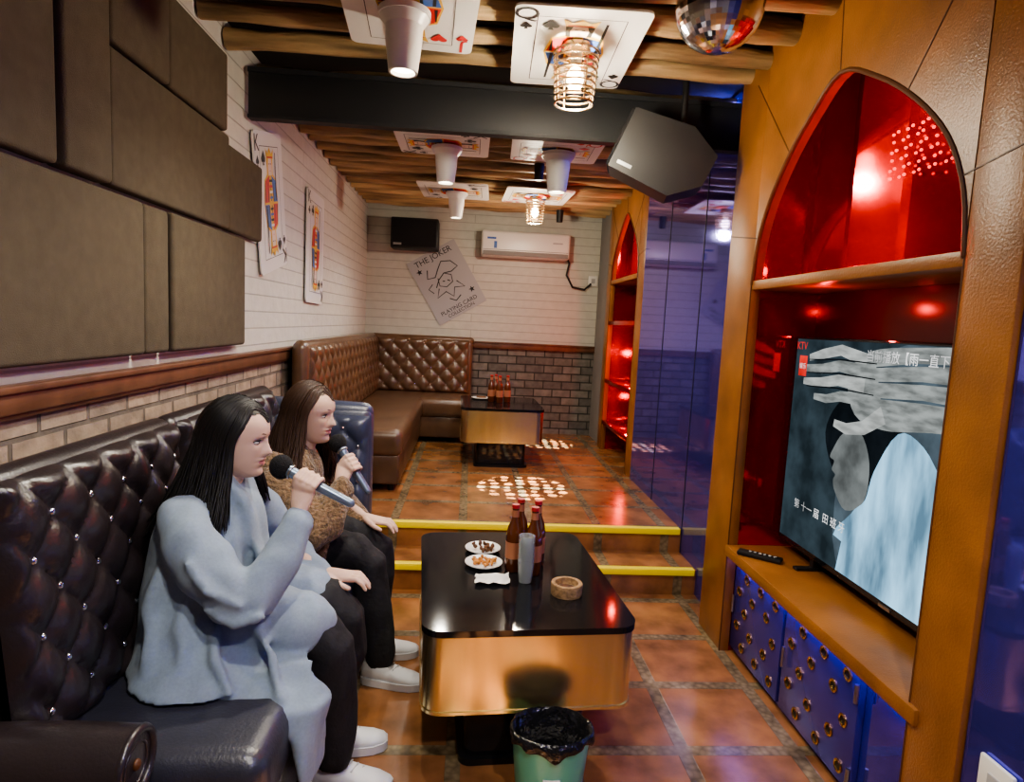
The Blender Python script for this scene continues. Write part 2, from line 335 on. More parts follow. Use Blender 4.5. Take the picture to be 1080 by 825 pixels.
b.box((-.215,-.145,-.145),(-.195,.125,.115),'foam',.006,M=M)
b.box((-.17,-.153,-.125),(-.10,-.149,-.11),'metal',M=M)
b.cyl((.95,3.0,2.35),(.95,3.0,2.67),.015,.015,'blk'); b.box((.9,2.95,2.35),(1.0,3.05,2.39),'blk',.004); b.done('ceiling_speaker',ang=30)
b=B(); r=.135; c=V((.73,2.03,2.46))
t=bmesh.new(); bmesh.ops.create_uvsphere(t,u_segments=44,v_segments=28,radius=r)
b.add(t,'chrome',Matrix.Translation(c)); b.cyl(c+V((0,0,r-.01)),c+V((0,0,.21)),.012,.012,'blk'); b.cyl(c+V((0,0,r-.005)),c+V((0,0,r+.02)),.03,.02,'metal')
b.done('disco_ball',smooth=False)
# ------------------------------------------------------------------ lamps
def light(name,kind,loc,power,col,parent=None,**k):
    l=bpy.data.lights.new(name,kind); l.energy=power; l.color=col
    for a,v in k.items(): setattr(l,a,v)
    o=bpy.data.objects.new(name,l); COL.objects.link(o); o.location=loc
    if parent: o.parent=parent
    return o
WARM=(1,.93,.80)
def coil_lamp(x,y,s=1,power=20):
    e=empty('coil_pendant_lamp'); b=B()
    z1=2.49; z0=z1-.2*s
    b.cyl((x,y,z1-.02),(x,y,z1),.05*s,.05*s,'coil'); b.cyl((x,y,z1-.07*s),(x,y,z1-.02),.02*s,.02*s,'metal')
    for k in range(9):
        z=z0+k*(z1-.03-z0)/8; b.tor((x,y,z),(.068+.012*k/8)*s,.0045*s,'coil',n=28,m=6)
    for k in range(4):
        a=k*math.pi/2+.4; b.cyl((x+.068*s*math.cos(a),y+.068*s*math.sin(a),z0),(x+.08*s*math.cos(a),y+.08*s*math.sin(a),z1-.02),.003*s,.003*s,'coil',6)
    b.sph((x,y,z1-.115*s),(.03*s,.03*s,.042*s),'bulb',16)
    b.done('cage',e); light('bulb_light','POINT',(x,y,z0-.01),power,(1,.89,.69),e,shadow_soft_size=.04)
def can_lamp(x,y,s=1,power=10):
    e=empty('cylinder_ceiling_lamp'); b=B(); z1=2.49
    b.cyl((x,y,z1-.02),(x,y,z1),.09*s,.09*s,'white'); b.cyl((x,y,z1-.05),(x,y,z1-.02),.065*s,.085*s,'white')
    b.loft([((x,y,z),(r*s,0,0),(0,r*s,0)) for z,r in ((z1-.05,.065),(z1-.10,.062),(z1-.2*s,.05),(z1-.2*s,.042),(z1-.185*s,.040))],'white',28)
    b.cyl((x,y,z1-.186*s),(x,y,z1-.184*s),.04*s,.04*s,'bulbw')
    b.done('shade',e); light('lamp_light','SPOT',(x,y,z1-.21*s),power,WARM,e,shadow_soft_size=.04,spot_size=math.radians(155),spot_blend=.8)
coil_lamp(.35,2.45,1.05,38); coil_lamp(.49,5.33,1,26)
can_lamp(-.27,2.30,1.0,50); can_lamp(-.19,3.98,1.05,34); can_lamp(.49,3.95,1.15,32); can_lamp(-.16,5.33,1,34)
can_lamp(-.2,.9,1,50); can_lamp(.5,.2,1,70)  # two added lamps out of view, fill light for the near end
def gobo(x,y,z,power,size,scale):
    p=empty('pattern_spotlight')
    o=light('pattern_light','SPOT',(x,y,z),power,(1,.95,.85),p,shadow_soft_size=.003,spot_size=math.radians(size),spot_blend=.15)
    l=o.data; l.use_nodes=True; nt=l.node_tree; em=nt.nodes['Emission']
    tc=nt.nodes.new('ShaderNodeTexCoord'); s=nt.nodes.new('ShaderNodeSeparateXYZ'); L(nt,tc.outputs['Normal'],s.inputs[0])
    dx=nt.nodes.new('ShaderNodeMath');dx.operation='DIVIDE';dy=nt.nodes.new('ShaderNodeMath');dy.operation='DIVIDE'
    L(nt,s.outputs[0],dx.inputs[0]);L(nt,s.outputs[2],dx.inputs[1]);L(nt,s.outputs[1],dy.inputs[0]);L(nt,s.outputs[2],dy.inputs[1])
    c=nt.nodes.new('ShaderNodeCombineXYZ'); L(nt,dx.outputs[0],c.inputs[0]);L(nt,dy.outputs[0],c.inputs[1])
    v=nt.nodes.new('ShaderNodeTexVoronoi'); v.inputs['Scale'].default_value=scale; v.inputs['Randomness'].default_value=.3; L(nt,c.outputs[0],v.inputs['Vector'])
    lt=nt.nodes.new('ShaderNodeMath'); lt.operation='LESS_THAN'; lt.inputs[1].default_value=.36; L(nt,v.outputs['Distance'],lt.inputs[0]); L(nt,lt.outputs[0],em.inputs['Strength'])
    b=B(); b.cyl((x,y,z+.01),(x,y,z+.12),.03,.035,'blk'); b.done('housing',p)
gobo(.42,4.42,2.42,2400,18,22); gobo(.80,6.1,2.42,2000,14,24); gobo(.22,1.28,2.42,2600,18,16)
# ------------------------------------------------------------------ arched cabinets
def cr(P_,i,t):
    p0=V(P_[max(0,i-1)]);p1=V(P_[i]);p2=V(P_[i+1]);p3=V(P_[min(len(P_)-1,i+2)])
    return .5*((2*p1)+(p2-p0)*t+(2*p0-5*p1+4*p2-p3)*t*t+(3*p1-p0-3*p2+p3)*t**3)
def smooth_arc(P_,n=4): return [tuple(cr(P_,i,k/n)) for i in range(len(P_)-1) for k in range(n)]+[tuple(P_[-1])]
def arched_cabinet(x0,x1,ya,yb,oa,ob,zf,zt,arc,shelves,near,rs=()):
    b=B(); t=.045; L_='cableather'; zs=arc[0][1]
    b.box((x0,ya,zf),(x0+t,oa,zt),L_,.006); b.box((x0,ob,zf),(x0+t,yb,zt),L_,.006)
    b.box((x0+t,ob+.01,zf),(x1,ob+.03,zt),'redmir'); b.box((x0+t,yb-.03,zf),(x1,yb,zt),L_)
    b.box((x0+t,ya-.16 if near else ya,zf),(x1,ya+(-.12 if near else .04),zt),'redmir')
    for (p,q) in zip(arc,arc[1:]):
        b.prism([(x0,p[0],p[1]),(x0,q[0],q[1]),(x0,q[0],zt),(x0,p[0],zt)],(t,0,0),L_)
    b.tube([(x0+.003,p,q) for p,q in arc],.009,'seam',8)
    cy=(oa+ob)/2; n=len(arc)
    for k in [int(n*q) for q in (.14,.32,.5,.68,.86)]:
        p=arc[k]; d=V((0,p[0]-cy,p[1]-zs-.1)).normalized(); e=.5
        if p[1]+d.z*e>zt: e=(zt-p[1])/d.z
        if p[0]+d.y*e>yb: e=(yb-p[0])/d.y
        if p[0]+d.y*e<ya: e=(ya-p[0])/d.y
        b.tube([(x0+.001,*p),(x0+.001,p[0]+d.y*e,p[1]+d.z*e)],.0035,'seam',6)
    for yy in (oa-.004,ob+.004): b.tube([(x0+.001,yy,zf),(x0+.001,yy,zs)],.0035,'seam',6)
    b.box((x1-.02,ya-.12 if near else ya,zf),(x1,yb,zt),'reddark')
    nf=8; y0=oa-(.12 if near else 0)
    for k in range(nf):
        ys=y0+(ob+.01-y0)*k/nf; ye=y0+(ob+.01-y0)*(k+1)/nf; off=(x1-.03,x1-.11) if k%2 else (x1-.11,x1-.03)
        b.prism([(off[0],ys,shelves[0]+.03),(off[1],ye,shelves[0]+.03),(off[1],ye,zt-.05),(off[0],ys,zt-.05)],(.004,0,0),'redmir')
    for z in shelves:
        b.box((x0+.002,oa-(.12 if near else 0),z-.022),(x1-.02,ob,z+.018),'redmir' if z in rs else L_,.004)
    return b
X0,X1=1.2,1.53
arc=smooth_arc([(1.50,1.67),(1.525,1.83),(1.60,1.98),(1.74,2.12),(1.93,2.25),(2.14,2.34),(2.32,2.25),(2.48,2.12),(2.60,1.97),(2.66,1.82),(2.68,1.67)])
b=arched_cabinet(X0,X1,1.33,2.95,1.50,2.68,0,2.66,arc,[1.665],True)
b.box((X0-.012,1.46,.455),(X1-.02,2.69,.505),'cableather',.008)
b.box((X0+.045,1.2,.0),(X1-.02,1.52,.445),'navy')
b.box((1.27,1.50,.0),(1.30,2.69,.445),'navy')
for (ya,yb) in ((1.76,2.22),(2.24,2.68)):
    b.box((1.245,ya,.03),(1.27,yb,.435),'purp',.004)
    for i in range(5):
        for j in range(6):
            if (i+j)%2 or (i,j)==(2,2): continue
            y=ya+.06+j*(yb-ya-.12)/5; z=.08+i*.078
            b.tor((1.243,y,z),.018,.005,'ring',(1,0,0),16,m=6); b.cyl((1.2435,y,z),(1.246,y,z),.015,.015,'blk',16)
    b.cyl((1.235,yb-.02,.2),(1.235,yb-.02,.28),.005,.005,'metal',8)
for z in (.08,.36): b.cyl((1.24,1.765,z-.03),(1.24,1.765,z+.03),.007,.007,'metal',8)
b.box((1.215,1.52,.438),(1.235,2.66,.453),'blueled2')
b.done('arched_tv_cabinet',ang=30)
arc=smooth_arc([(4.98,1.86),(5.0,2.03),(5.10,2.18),(5.26,2.32),(5.46,2.44),(5.66,2.32),(5.82,2.18),(5.93,2.03),(5.95,1.86)])
b=arched_cabinet(1.3,1.54,4.80,6.11,4.98,5.95,ZR,2.66,arc,[1.88,1.5,.95,.55],False,(1.5,.95,.55)); b.done('arched_display_cabinet',ang=30)
b=B(); b.box((1.3,2.96,.0),(1.33,4.79,2.66),'navy')
for y in (3.56,4.2): b.box((1.297,y-.002,.0),(1.301,y+.002,2.66),'blk')
b.done('mirror_glass_panel')
b=B(); b.box((1.282,3.25,2.60),(1.297,4.78,2.615),'blueled'); b.done('blue_led_strip')
b=B(); b.box((1.215,-1.6,0),(1.24,1.325,2.66),'navy'); b.done('mirror_glass_panel')
b=B(); b.box((1.195,-.6,2.60),(1.212,1.30,2.615),'blueled'); b.done('blue_led_strip')
b=B(); b.box((1.202,1.18,.42),(1.214,1.27,.53),'white',.005); b.box((1.199,1.21,.45),(1.205,1.24,.50),'cgrey'); b.done('wall_outlet')
b=B()  # added glowing dots stand in for the disco pattern mirrored in the niche
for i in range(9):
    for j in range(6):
        b.sph((1.40+.008*((i+j)%2),1.84+i*.035+(j%2)*.017,2.0+j*.03),.005,'redrefl',8)
b.done('red_reflection_dots')
light('cabinet_red_light','POINT',(1.29,2.15,1.80),3.6,(1,.04,.03),shadow_soft_size=.015)
light('cabinet_red_light','POINT',(1.30,2.0,2.30),2.6,(1,.04,.03),shadow_soft_size=.015)
light('cabinet_red_light','POINT',(1.30,2.3,1.58),.8,(1,.05,.04),shadow_soft_size=.01)
light('cabinet_red_light','POINT',(1.40,5.45,2.1),4,(1,.05,.03),shadow_soft_size=.02)
light('cabinet_red_light','POINT',(1.40,5.45,1.2),8,(1,.05,.03),shadow_soft_size=.02)
light('cabinet_red_light','POINT',(1.40,5.45,.75),4,(1,.05,.03),shadow_soft_size=.02)
# ------------------------------------------------------------------ television
def em(name,c,s=1.,st=(1,1,1),sc=7,lo=.5,hi=1.3):
    m,nt,bb=base(name); bb.inputs['Base Color'].default_value=(0,0,0,1); bb.inputs['Roughness'].default_value=.5; bb.inputs['Specular IOR Level'].default_value=0
    co=coord(nt,None,st); n=nt.nodes.new('ShaderNodeTexNoise'); n.inputs['Scale'].default_value=sc; n.inputs['Detail'].default_value=4; L(nt,co,n.inputs[0])
    r=nt.nodes.new('ShaderNodeMapRange'); r.inputs[1].default_value=.35;r.inputs[2].default_value=.65; L(nt,n.outputs[0],r.inputs[0])
    o,_=mixc(nt,r.outputs[0],c4(c,lo),c4(c,hi)); L(nt,o,bb.inputs['Emission Color']); bb.inputs['Emission Strength'].default_value=s
    return m
MT['tvbg']=em('screen_background',(.03,.045,.055)); MT['tvhand']=em('screen_hand',(.24,.26,.255),1,(1,2,8),5,.55,1.3); MT['tvhand2']=em('screen_hand_light',(.36,.38,.37),1,(1,2,8),5,.7,1.2); MT['tvshad']=em('screen_shadow',(.008,.011,.014)); MT['tvmid']=em('screen_midtone',(.065,.09,.11))
MT['tvshirt']=em('screen_shirt',(.27,.52,.74),1.1,(1,5,1.4),2.0,.35,1.4); MT['tvwhite']=em('screen_text',(.8,.8,.8)); MT['tvred']=em('screen_logo',(.7,.04,.03)); MT['tvface']=em('screen_face',(.15,.165,.165))
b=B(); tx=1.42
b.box((tx,1.22,.555),(tx+.05,2.665,1.455),'blkgloss',.006)
TV=Matrix.Translation((tx-.001,2.655,0))@Matrix(((0,0,-1,0),(-1,0,0,0),(0,1,0,0),(0,0,0,1)))
b.prism([(0,.58,0),(1.42,.58,0),(1.42,1.445,0),(0,1.445,0)],(0,0,0),'tvbg',TV)
CL=lambda x,y:(min(1.418,max(.002,x)),min(1.443,max(.583,y)))
def tp(pts,m,z): b.prism([(*CL(x,y),z) for x,y in pts],(0,0,0),m,TV)
def sm(P_):
    P2=[P_[-1]]+P_+[P_[0],P_[1]]; return [tuple(cr(P2,i,t)) for i in range(1,len(P2)-2) for t in (0,.25,.5,.75)]
def ts(pts,rad,m,z): b.tube([(x,y,z) for x,y in pts],[(.0006,r) for r in rad],m,10,ref=(0,0,1),M=TV)
tp(sm([(.44,.60),(.95,.60),(.98,1.40),(.6,1.42),(.42,1.1)]),'tvmid',.001)
tp(sm([(.28,1.08),(.34,1.20),(.48,1.27),(.66,1.24),(.72,1.12),(.68,1.0),(.50,.92),(.36,.95)]),'tvshad',.002)
tp(sm([(.345,1.03),(.40,1.10),(.50,1.12),(.57,1.02),(.56,.88),(.46,.82),(.385,.87),(.365,.91),(.375,.935),(.35,.95),(.36,.985),(.33,.995)]),'tvface',.003)
tp([(x,y) for x,y in sm([(.46,.70),(.50,.82),(.57,.89),(.60,1.00),(.70,1.15),(.82,1.13),(.95,1.02),(1.15,.96),(1.35,.92)])[:32]]+[(1.418,.90),(1.418,.583),(.44,.583)],'tvshirt',.004)
tp(sm([(.40,1.30),(.48,1.40),(.72,1.435),(1.38,1.435),(1.38,1.25),(.85,1.18),(.62,1.15),(.46,1.18)]),'tvhand',.006)
ts([(.50,1.38),(.34,1.41),(.22,1.39),(.12,1.37)],[.026,.022,.021,.014],'tvhand2',.007)
ts([(.50,1.34),(.34,1.35),(.22,1.33),(.08,1.325)],[.027,.023,.021,.014],'tvhand',.0075)
ts([(.50,1.29),(.34,1.295),(.22,1.275),(.09,1.27)],[.027,.023,.021,.014],'tvhand2',.007)
ts([(.50,1.24),(.36,1.235),(.27,1.215),(.18,1.215)],[.025,.021,.018,.013],'tvhand',.0075)
ts([(.62,1.2),(.52,1.14),(.42,1.12),(.34,1.13)],[.034,.027,.022,.015],'tvhand2',.008)
for yy in (1.372,1.318,1.262): ts([(.12,yy-.01),(.34,yy+.002),(.56,yy)],[.002,.0035,.002],'tvshad',.0095)
for a,c_ in (((.56,1.36),(.95,1.39)),((.58,1.31),(1.0,1.33)),((.60,1.255),(1.0,1.27))): ts([a,((a[0]+c_[0])/2,(a[1]+c_[1])/2+.006),c_],[.002,.005,.002],'tvmid',.0095)
b.text('当前播放【雨一直下】',.044,TV@Matrix.Translation((.72,1.395,.011)),'tvwhite')
b.text('KTV',.045,TV@Matrix.Translation((.06,1.415,.011)),'tvred')
tp([(.05,1.29),(.11,1.29),(.11,1.375),(.05,1.375)],'tvred',.011); b.text('娱乐',.026,TV@Matrix.Translation((.08,1.33,.012)),'tvwhite')
b.text('第 十一 届  田 班 牙',.042,TV@Matrix.Translation((.30,.75,.011)),'tvwhite')
for y in (1.4,2.4):
    b.box((tx-.06,y-.015,.506),(tx+.09,y+.015,.518),'blk',.003); b.box((tx+.01,y-.012,.51),(tx+.035,y+.012,.58),'blk')
b.box((tx-.004,1.9,.56),(tx,1.96,.57),'metal')
b.done('television',smooth=False)
b=B(); M=Matrix.Translation((1.27,2.52,.513))@Matrix.Rotation(.9,4,'Z'); b.box((-.025,-.09,-.007),(.025,.09,.012),'blk',.006,M=M)
for k in range(6): b.cyl((0,-.06+k*.02,.011),(0,-.06+k*.02,.015),.006,.006,'cgrey',10,M=M)
b.done('remote_control')
# ------------------------------------------------------------------ sofas
def tuft(b,o,u,v,n,W,H,du,dv,amp,mat,btn='chrome',br=.010,res=.011,edge=.05):
    o,u,v,n=V(o),V(u).normalized(),V(v).normalized(),V(n).normalized()
    nu,nv=int(W/res),int(H/res); t=bmesh.new(); G=[]
    def h(a,c):
        A=(a/du+c/dv)/2; C=(a/du-c/dv)/2
        s=abs(math.sin(math.pi*A)*math.sin(math.pi*C))**.42
        e=min(1,min(a,W-a,c,H-c)/edge); e=math.sqrt(max(0,1-(1-e)**2))
        return (amp*s+.02)*e+amp*.2*e
    for i in range(nu+1):
        G.append([t.verts.new(o+u*(W*i/nu)+v*(H*j/nv)+n*h(W*i/nu,H*j/nv)) for j in range(nv+1)])
    for i in range(nu):
        for j in range(nv): t.faces.new((G[i][j],G[i+1][j],G[i+1][j+1],G[i][j+1]))
    bmesh.ops.recalc_face_normals(t,faces=t.faces)
    t.faces.ensure_lookup_table()
    if t.faces[len(t.faces)//2].normal.dot(n)<0: bmesh.ops.reverse_faces(t,faces=t.faces)
    b.add(t,mat)
    for i in range(1,int(W/du)+1):
        for j in range(1,int(H/dv)+1):
            if (i+j)%2==0 and i*du<W-.03 and j*dv<H-.03: b.sph(o+u*i*du+v*j*dv+n*(.022+amp*.25),br,btn,8)
b=B(); dl,sl='darkleather','seatleather'
bk=(XL+.05)
b.box((bk,1.22,.08),(-.98,2.12,1.04),dl,.03)
tuft(b,(-.93,1.32,.44),(0,1,0),(-.05,0,.62),(1,0,.08),.80,.63,.075,.088,.032,dl)
b.tube([(-1.01,1.25,1.045),(-1.01,2.10,1.045)],.042,dl,16)
b.box((-.99,1.34,.27),(-.42,2.12,.45),sl,.055,seg=5); b.box((-.98,1.3,.07),(-.45,2.12,.29),dl,.02)
b.tube([(-.97,1.27,.50),(-.80,1.27,.50),(-.66,1.27,.495)],[.075,.078,.078],dl,24,rnd=False); b.box((-1.05,1.215,.07),(-.66,1.33,.50),dl,.02)
b.tor((-.66,1.27,.495),.07,.010,dl,(1,0,0)); b.tor((-.66,1.27,.495),.045,.004,dl,(1,0,0)); b.sph((-.658,1.27,.495),(.008,.012,.012),'seam',12)
for y in (1.3,2.05):
    for x in (-.5,-1.0): b.cyl((x,y,0),(x,y,.08),.02,.028,'blk')
b.done('tufted_leather_sofa',ang=50)
b=B(); dl,sl='darkleather','blueleather'
b.box((bk,2.14,.08),(-.98,3.24,1.04),dl,.03)
tuft(b,(-.93,2.16,.44),(0,1,0),(-.05,0,.62),(1,0,.08),1.0,.63,.075,.088,.032,dl)
b.tube([(-1.01,2.17,1.045),(-1.01,3.15,1.045)],.042,dl,16)
b.box((-.99,2.14,.27),(-.42,3.12,.45),sl,.055,seg=5); b.box((-.98,2.15,.07),(-.45,3.1,.29),dl,.02)
b.box((bk,3.12,.07),(-.47,3.25,1.0),sl,.05,seg=4); b.tube([(-1.0,3.18,.985),(-.52,3.18,.97)],.05,sl,16)
tuft(b,(-.98,3.12,.46),(1,0,0),(0,0,1),(0,-1,0),.50,.50,.075,.088,.026,sl)
for y in (2.2,3.2):
    for x in (-.5,-1.0): b.cyl((x,y,0),(x,y,.08),.02,.028,'blk')
b.done('tufted_leather_sofa',ang=50)
b=B(); bl='brownleather'
b.box((bk,3.78,ZR+.06),(-.97,6.60,1.24),bl,.03); b.tube([(-1.0,3.82,1.24),(-1.0,6.56,1.24)],.045,bl,16)
tuft(b,(-.95,3.84,.70),(0,1,0),(-.03,0,.56),(1,0,.05),2.72,.56,.08,.085,.026,bl,br=.009)
b.tube([(-1.0,3.82,.5),(-1.0,3.82,1.24)],.05,bl,14)
b.box((-.97,4.15,.52),(-.42,6.5,.71),bl,.06,seg=5); b.box((-.96,4.18,ZR+.05),(-.44,6.5,.54),bl,.02)
b.box((-1.0,6.50,ZR+.06),(.03,6.62,1.24),bl,.03); b.tube([(-1.0,6.56,1.24),(.0,6.56,1.24)],.045,bl,16)
tuft(b,(-.95,6.50,.70),(1,0,0),(0,.03,.56),(0,-1,.05),.95,.56,.08,.085,.026,bl,br=.009)
b.box((-.5,5.93,.52),(.03,6.50,.71),bl,.06,seg=5); b.box((-.5,5.96,ZR+.05),(.01,6.48,.54),bl,.02)
for x,y in ((-.5,4.25),(-.95,4.25),(-.02,6.0),(-.02,6.45),(-.95,6.45)): b.cyl((x,y,ZR),(x,y,ZR+.07),.02,.028,'blk')
b.done('tufted_corner_sofa',ang=50)
# ------------------------------------------------------------------ coffee tables
def rrect(w,l,r,z,n=6):
    return [(sx*(w/2-r)+r*math.cos(a),sy*(l/2-r)+r*math.sin(a),z) for sx,sy,a0 in ((1,1,0),(-1,1,90),(-1,-1,180),(1,-1,270)) for a in [math.radians(a0+t*90/n) for t in range(n+1)]]
def table(x,y,z,rz,w,l):
    M=Matrix.Translation((x,y,z))@Matrix.Rotation(rz,4,'Z'); b=B()
    b.prism(rrect(w,l,.07,.464),(0,0,.022),'blkgloss',M); b.prism(rrect(w-.012,l-.012,.065,.212),(0,0,.252),'gold',M); b.prism(rrect(w-.004,l-.004,.07,.204),(0,0,.010),'gold',M)
    b.prism(rrect(.40,l-.12,.03,.02),(0,0,.19),'blkgloss',M); b.prism(rrect(.44,l-.08,.04,0),(0,0,.022),'blkgloss',M)
    b.done('coffee_table',ang=35); return M
table(.205,2.36,0,math.radians(4.5),.71,.93)
table(.28,5.40,ZR,math.radians(1),.68,.84)
def bottle(x,y,z,s=1,cap='cap'):
    b=B(); pr=[(0,.028),(.01,.031),(.13,.031),(.16,.026),(.19,.014),(.235,.012),(.24,.013)]
    b.loft([((x,y,z+h*s),(r*s,0,0),(0,r*s,0)) for h,r in pr],'amber',20); b.cyl((x,y,z+.05*s),(x,y,z+.11*s),.0316*s,.0316*s,'label',20); b.cyl((x,y,z+.2*s),(x,y,z+.225*s),.0138*s,.0132*s,'label',16)
    b.cyl((x,y,z+.232*s),(x,y,z+.245*s),.0145*s,.014*s,cap,16); b.done('beer_bottle',ang=50)
zt=.487
for x,y in ((.205,2.38),(.278,2.35),(.232,2.46),(.30,2.44)): bottle(x,y,zt,1.08)
b=B()
for k in range(7):
    z=zt+k*.018; b.loft([((.243,2.27,z),(.024,0,0),(0,.024,0)),((.243,2.27,z+.07),(.031,0,0),(0,.031,0)),((.243,2.27,z+.07),(.028,0,0),(0,.028,0)),((.243,2.27,z+.01),(.022,0,0),(0,.022,0))],'glass',20)
b.done('stack_of_glasses',ang=50)
def plate(x,y,r,sn):
    b=B(); b.loft([((x,y,zt+h),(q,0,0),(0,q,0)) for h,q in ((0,r*.6),(.004,r*.65),(.014,r),(.017,r),(.008,r*.7),(.007,.01))],'plate',28)
    for k in range(28):
        a=random.random()*6.28; q=random.random()**.5*r*.6; b.sph((x+q*math.cos(a),y+q*math.sin(a),zt+.014+random.random()*.014),(.011,.007,.006),sn,8,rot=(random.random()*3,random.random()*3,random.random()*3))
    b.done('snack_plate',ang=60)
plate(.09,2.58,.075,'snack1'); plate(.09,2.42,.075,'snack2')
b=B(); t=bmesh.new(); G=[[t.verts.new((.12+(i-4)*.016+random.uniform(-.003,.003),2.27+(j-3)*.016+random.uniform(-.003,.003),zt+.004+random.random()*.012)) for j in range(7)] for i in range(9)]
for i in range(8):
    for j in range(6): t.faces.new((G[i][j],G[i+1][j],G[i+1][j+1],G[i][j+1]))
b.add(t,'plate'); b.done('paper_napkin')
b=B(); x,y=.385,2.17; b.loft([((x,y,zt+h),(q,0,0),(0,q,0)) for h,q in ((0,.056),(.035,.058),(.042,.056),(.042,.042),(.015,.038))],'cork',28); b.cyl((x,y,zt+.012),(x,y,zt+.02),.04,.04,'metal'); b.cyl((x,y,zt+.014),(x,y,zt+.023),.03,.03,'snack1'); b.done('ashtray',ang=50)
zz=ZR+.487
for x,y in ((.2,5.42),(.27,5.38),(.34,5.43),(.24,5.5)): bottle(x,y,zz,.95)
b=B(); b.cyl((.12,5.6,zz),(.12,5.6,zz+.012),.07,.09,'plate'); b.cyl((.12,5.6,zz+.012),(.12,5.6,zz+.02),.05,.04,'snack1'); b.done('snack_plate')
# waste bin (oval, bag folded over the rim)
b=B(); x,y=.295,1.775; b.loft([((x,y,h),(q,0,0),(0,q*.78,0)) for h,q in ((0,.092),(.01,.098),(.225,.119),(.225,.114),(.02,.090))],'teal',32)
t=bmesh.new(); n=72; R=[]; ph=[random.uniform(0,6.28) for _ in range(4)]
for h,q,w in ((.05,.078,0),(.15,.092,.003),(.235,.112,.002),(.246,.120,.003),(.243,.127,.004),(.228,.130,.006),(.212,.129,.008),(.206,.124,.009)):
    ring=[]
    for k in range(n):
        a=2*math.pi*k/n; wv=w*(math.sin(5*a+ph[0]+h*20)+.7*math.sin(11*a+ph[1]-h*30)+.5*math.sin(17*a+ph[2]))*.6
        ring.append(t.verts.new((x+(q+wv)*math.cos(a),y+(q+wv)*.78*math.sin(a),h+(.010*math.sin(4*a+ph[3])+.006*math.sin(9*a) if h<.215 and w>.005 else 0))))
    R.append(ring)
for a,c in zip(R,R[1:]):
    for k in range(n): t.faces.new((a[k],a[(k+1)%n],c[(k+1)%n],c[k]))
t.faces.new(R[0]); b.add(t,'bag')
b.sph((x+.02,y+.01,.13),(.05,.04,.03),'plate',14); b.sph((x-.04,y,.12),(.04,.035,.03),'snack1',12)
b.box((x-.03,y-.089,.09),(x+.02,y-.081,.13),'plate'); b.done('waste_bin',ang=80)
# ------------------------------------------------------------------ people
def interp(tab,z):
    if z<=tab[0][0]: return tab[0][1]
    for (a,p),(c,q) in zip(tab,tab[1:]):
        if z<=c:
            t=(z-a)/(c-a); t=t*t*(3-2*t)*.5+t*.5; return p+(q-p)*t
    return tab[-1][1]
def spl(tab,z):
    n=len(tab)
    if z<=tab[0][0]: return tab[0][1]
    if z>=tab[-1][0]: return tab[-1][1]
    for i in range(n-1):
        if z<=tab[i+1][0]:
            x0,y0=tab[i];x1,y1=tab[i+1]; h=x1-x0
            m0=((y1-tab[i-1][1])/(x1-tab[i-1][0])) if i>0 else (y1-y0)/h
            m1=((tab[i+2][1]-y0)/(tab[i+2][0]-x0)) if i+2<n else (y1-y0)/h
            t=(z-x0)/h; return (2*t**3-3*t*t+1)*y0+(t**3-2*t*t+t)*h*m0+(-2*t**3+3*t*t)*y1+(t**3-t*t)*h*m1
XF=[(0,.040),(.005,.060),(.014,.070),(.035,.075),(.06,.078),(.09,.079),(.115,.081),(.14,.087),(.165,.086),(.19,.074),(.208,.054),(.22,.030),(.228,0.001)]
XB=[(0,.01),(.02,.03),(.04,.055),(.07,.078),(.1,.092),(.14,.102),(.17,.098),(.195,.080),(.212,.055),(.222,.030),(.228,.001)]
WD=[(0,.022),(.008,.034),(.025,.047),(.05,.058),(.08,.066),(.11,.071),(.14,.075),(.17,.072),(.195,.058),(.212,.040),(.222,.022),(.228,.001)]
G_=lambda v,c,s: math.exp(-((v-c)/s)**2)
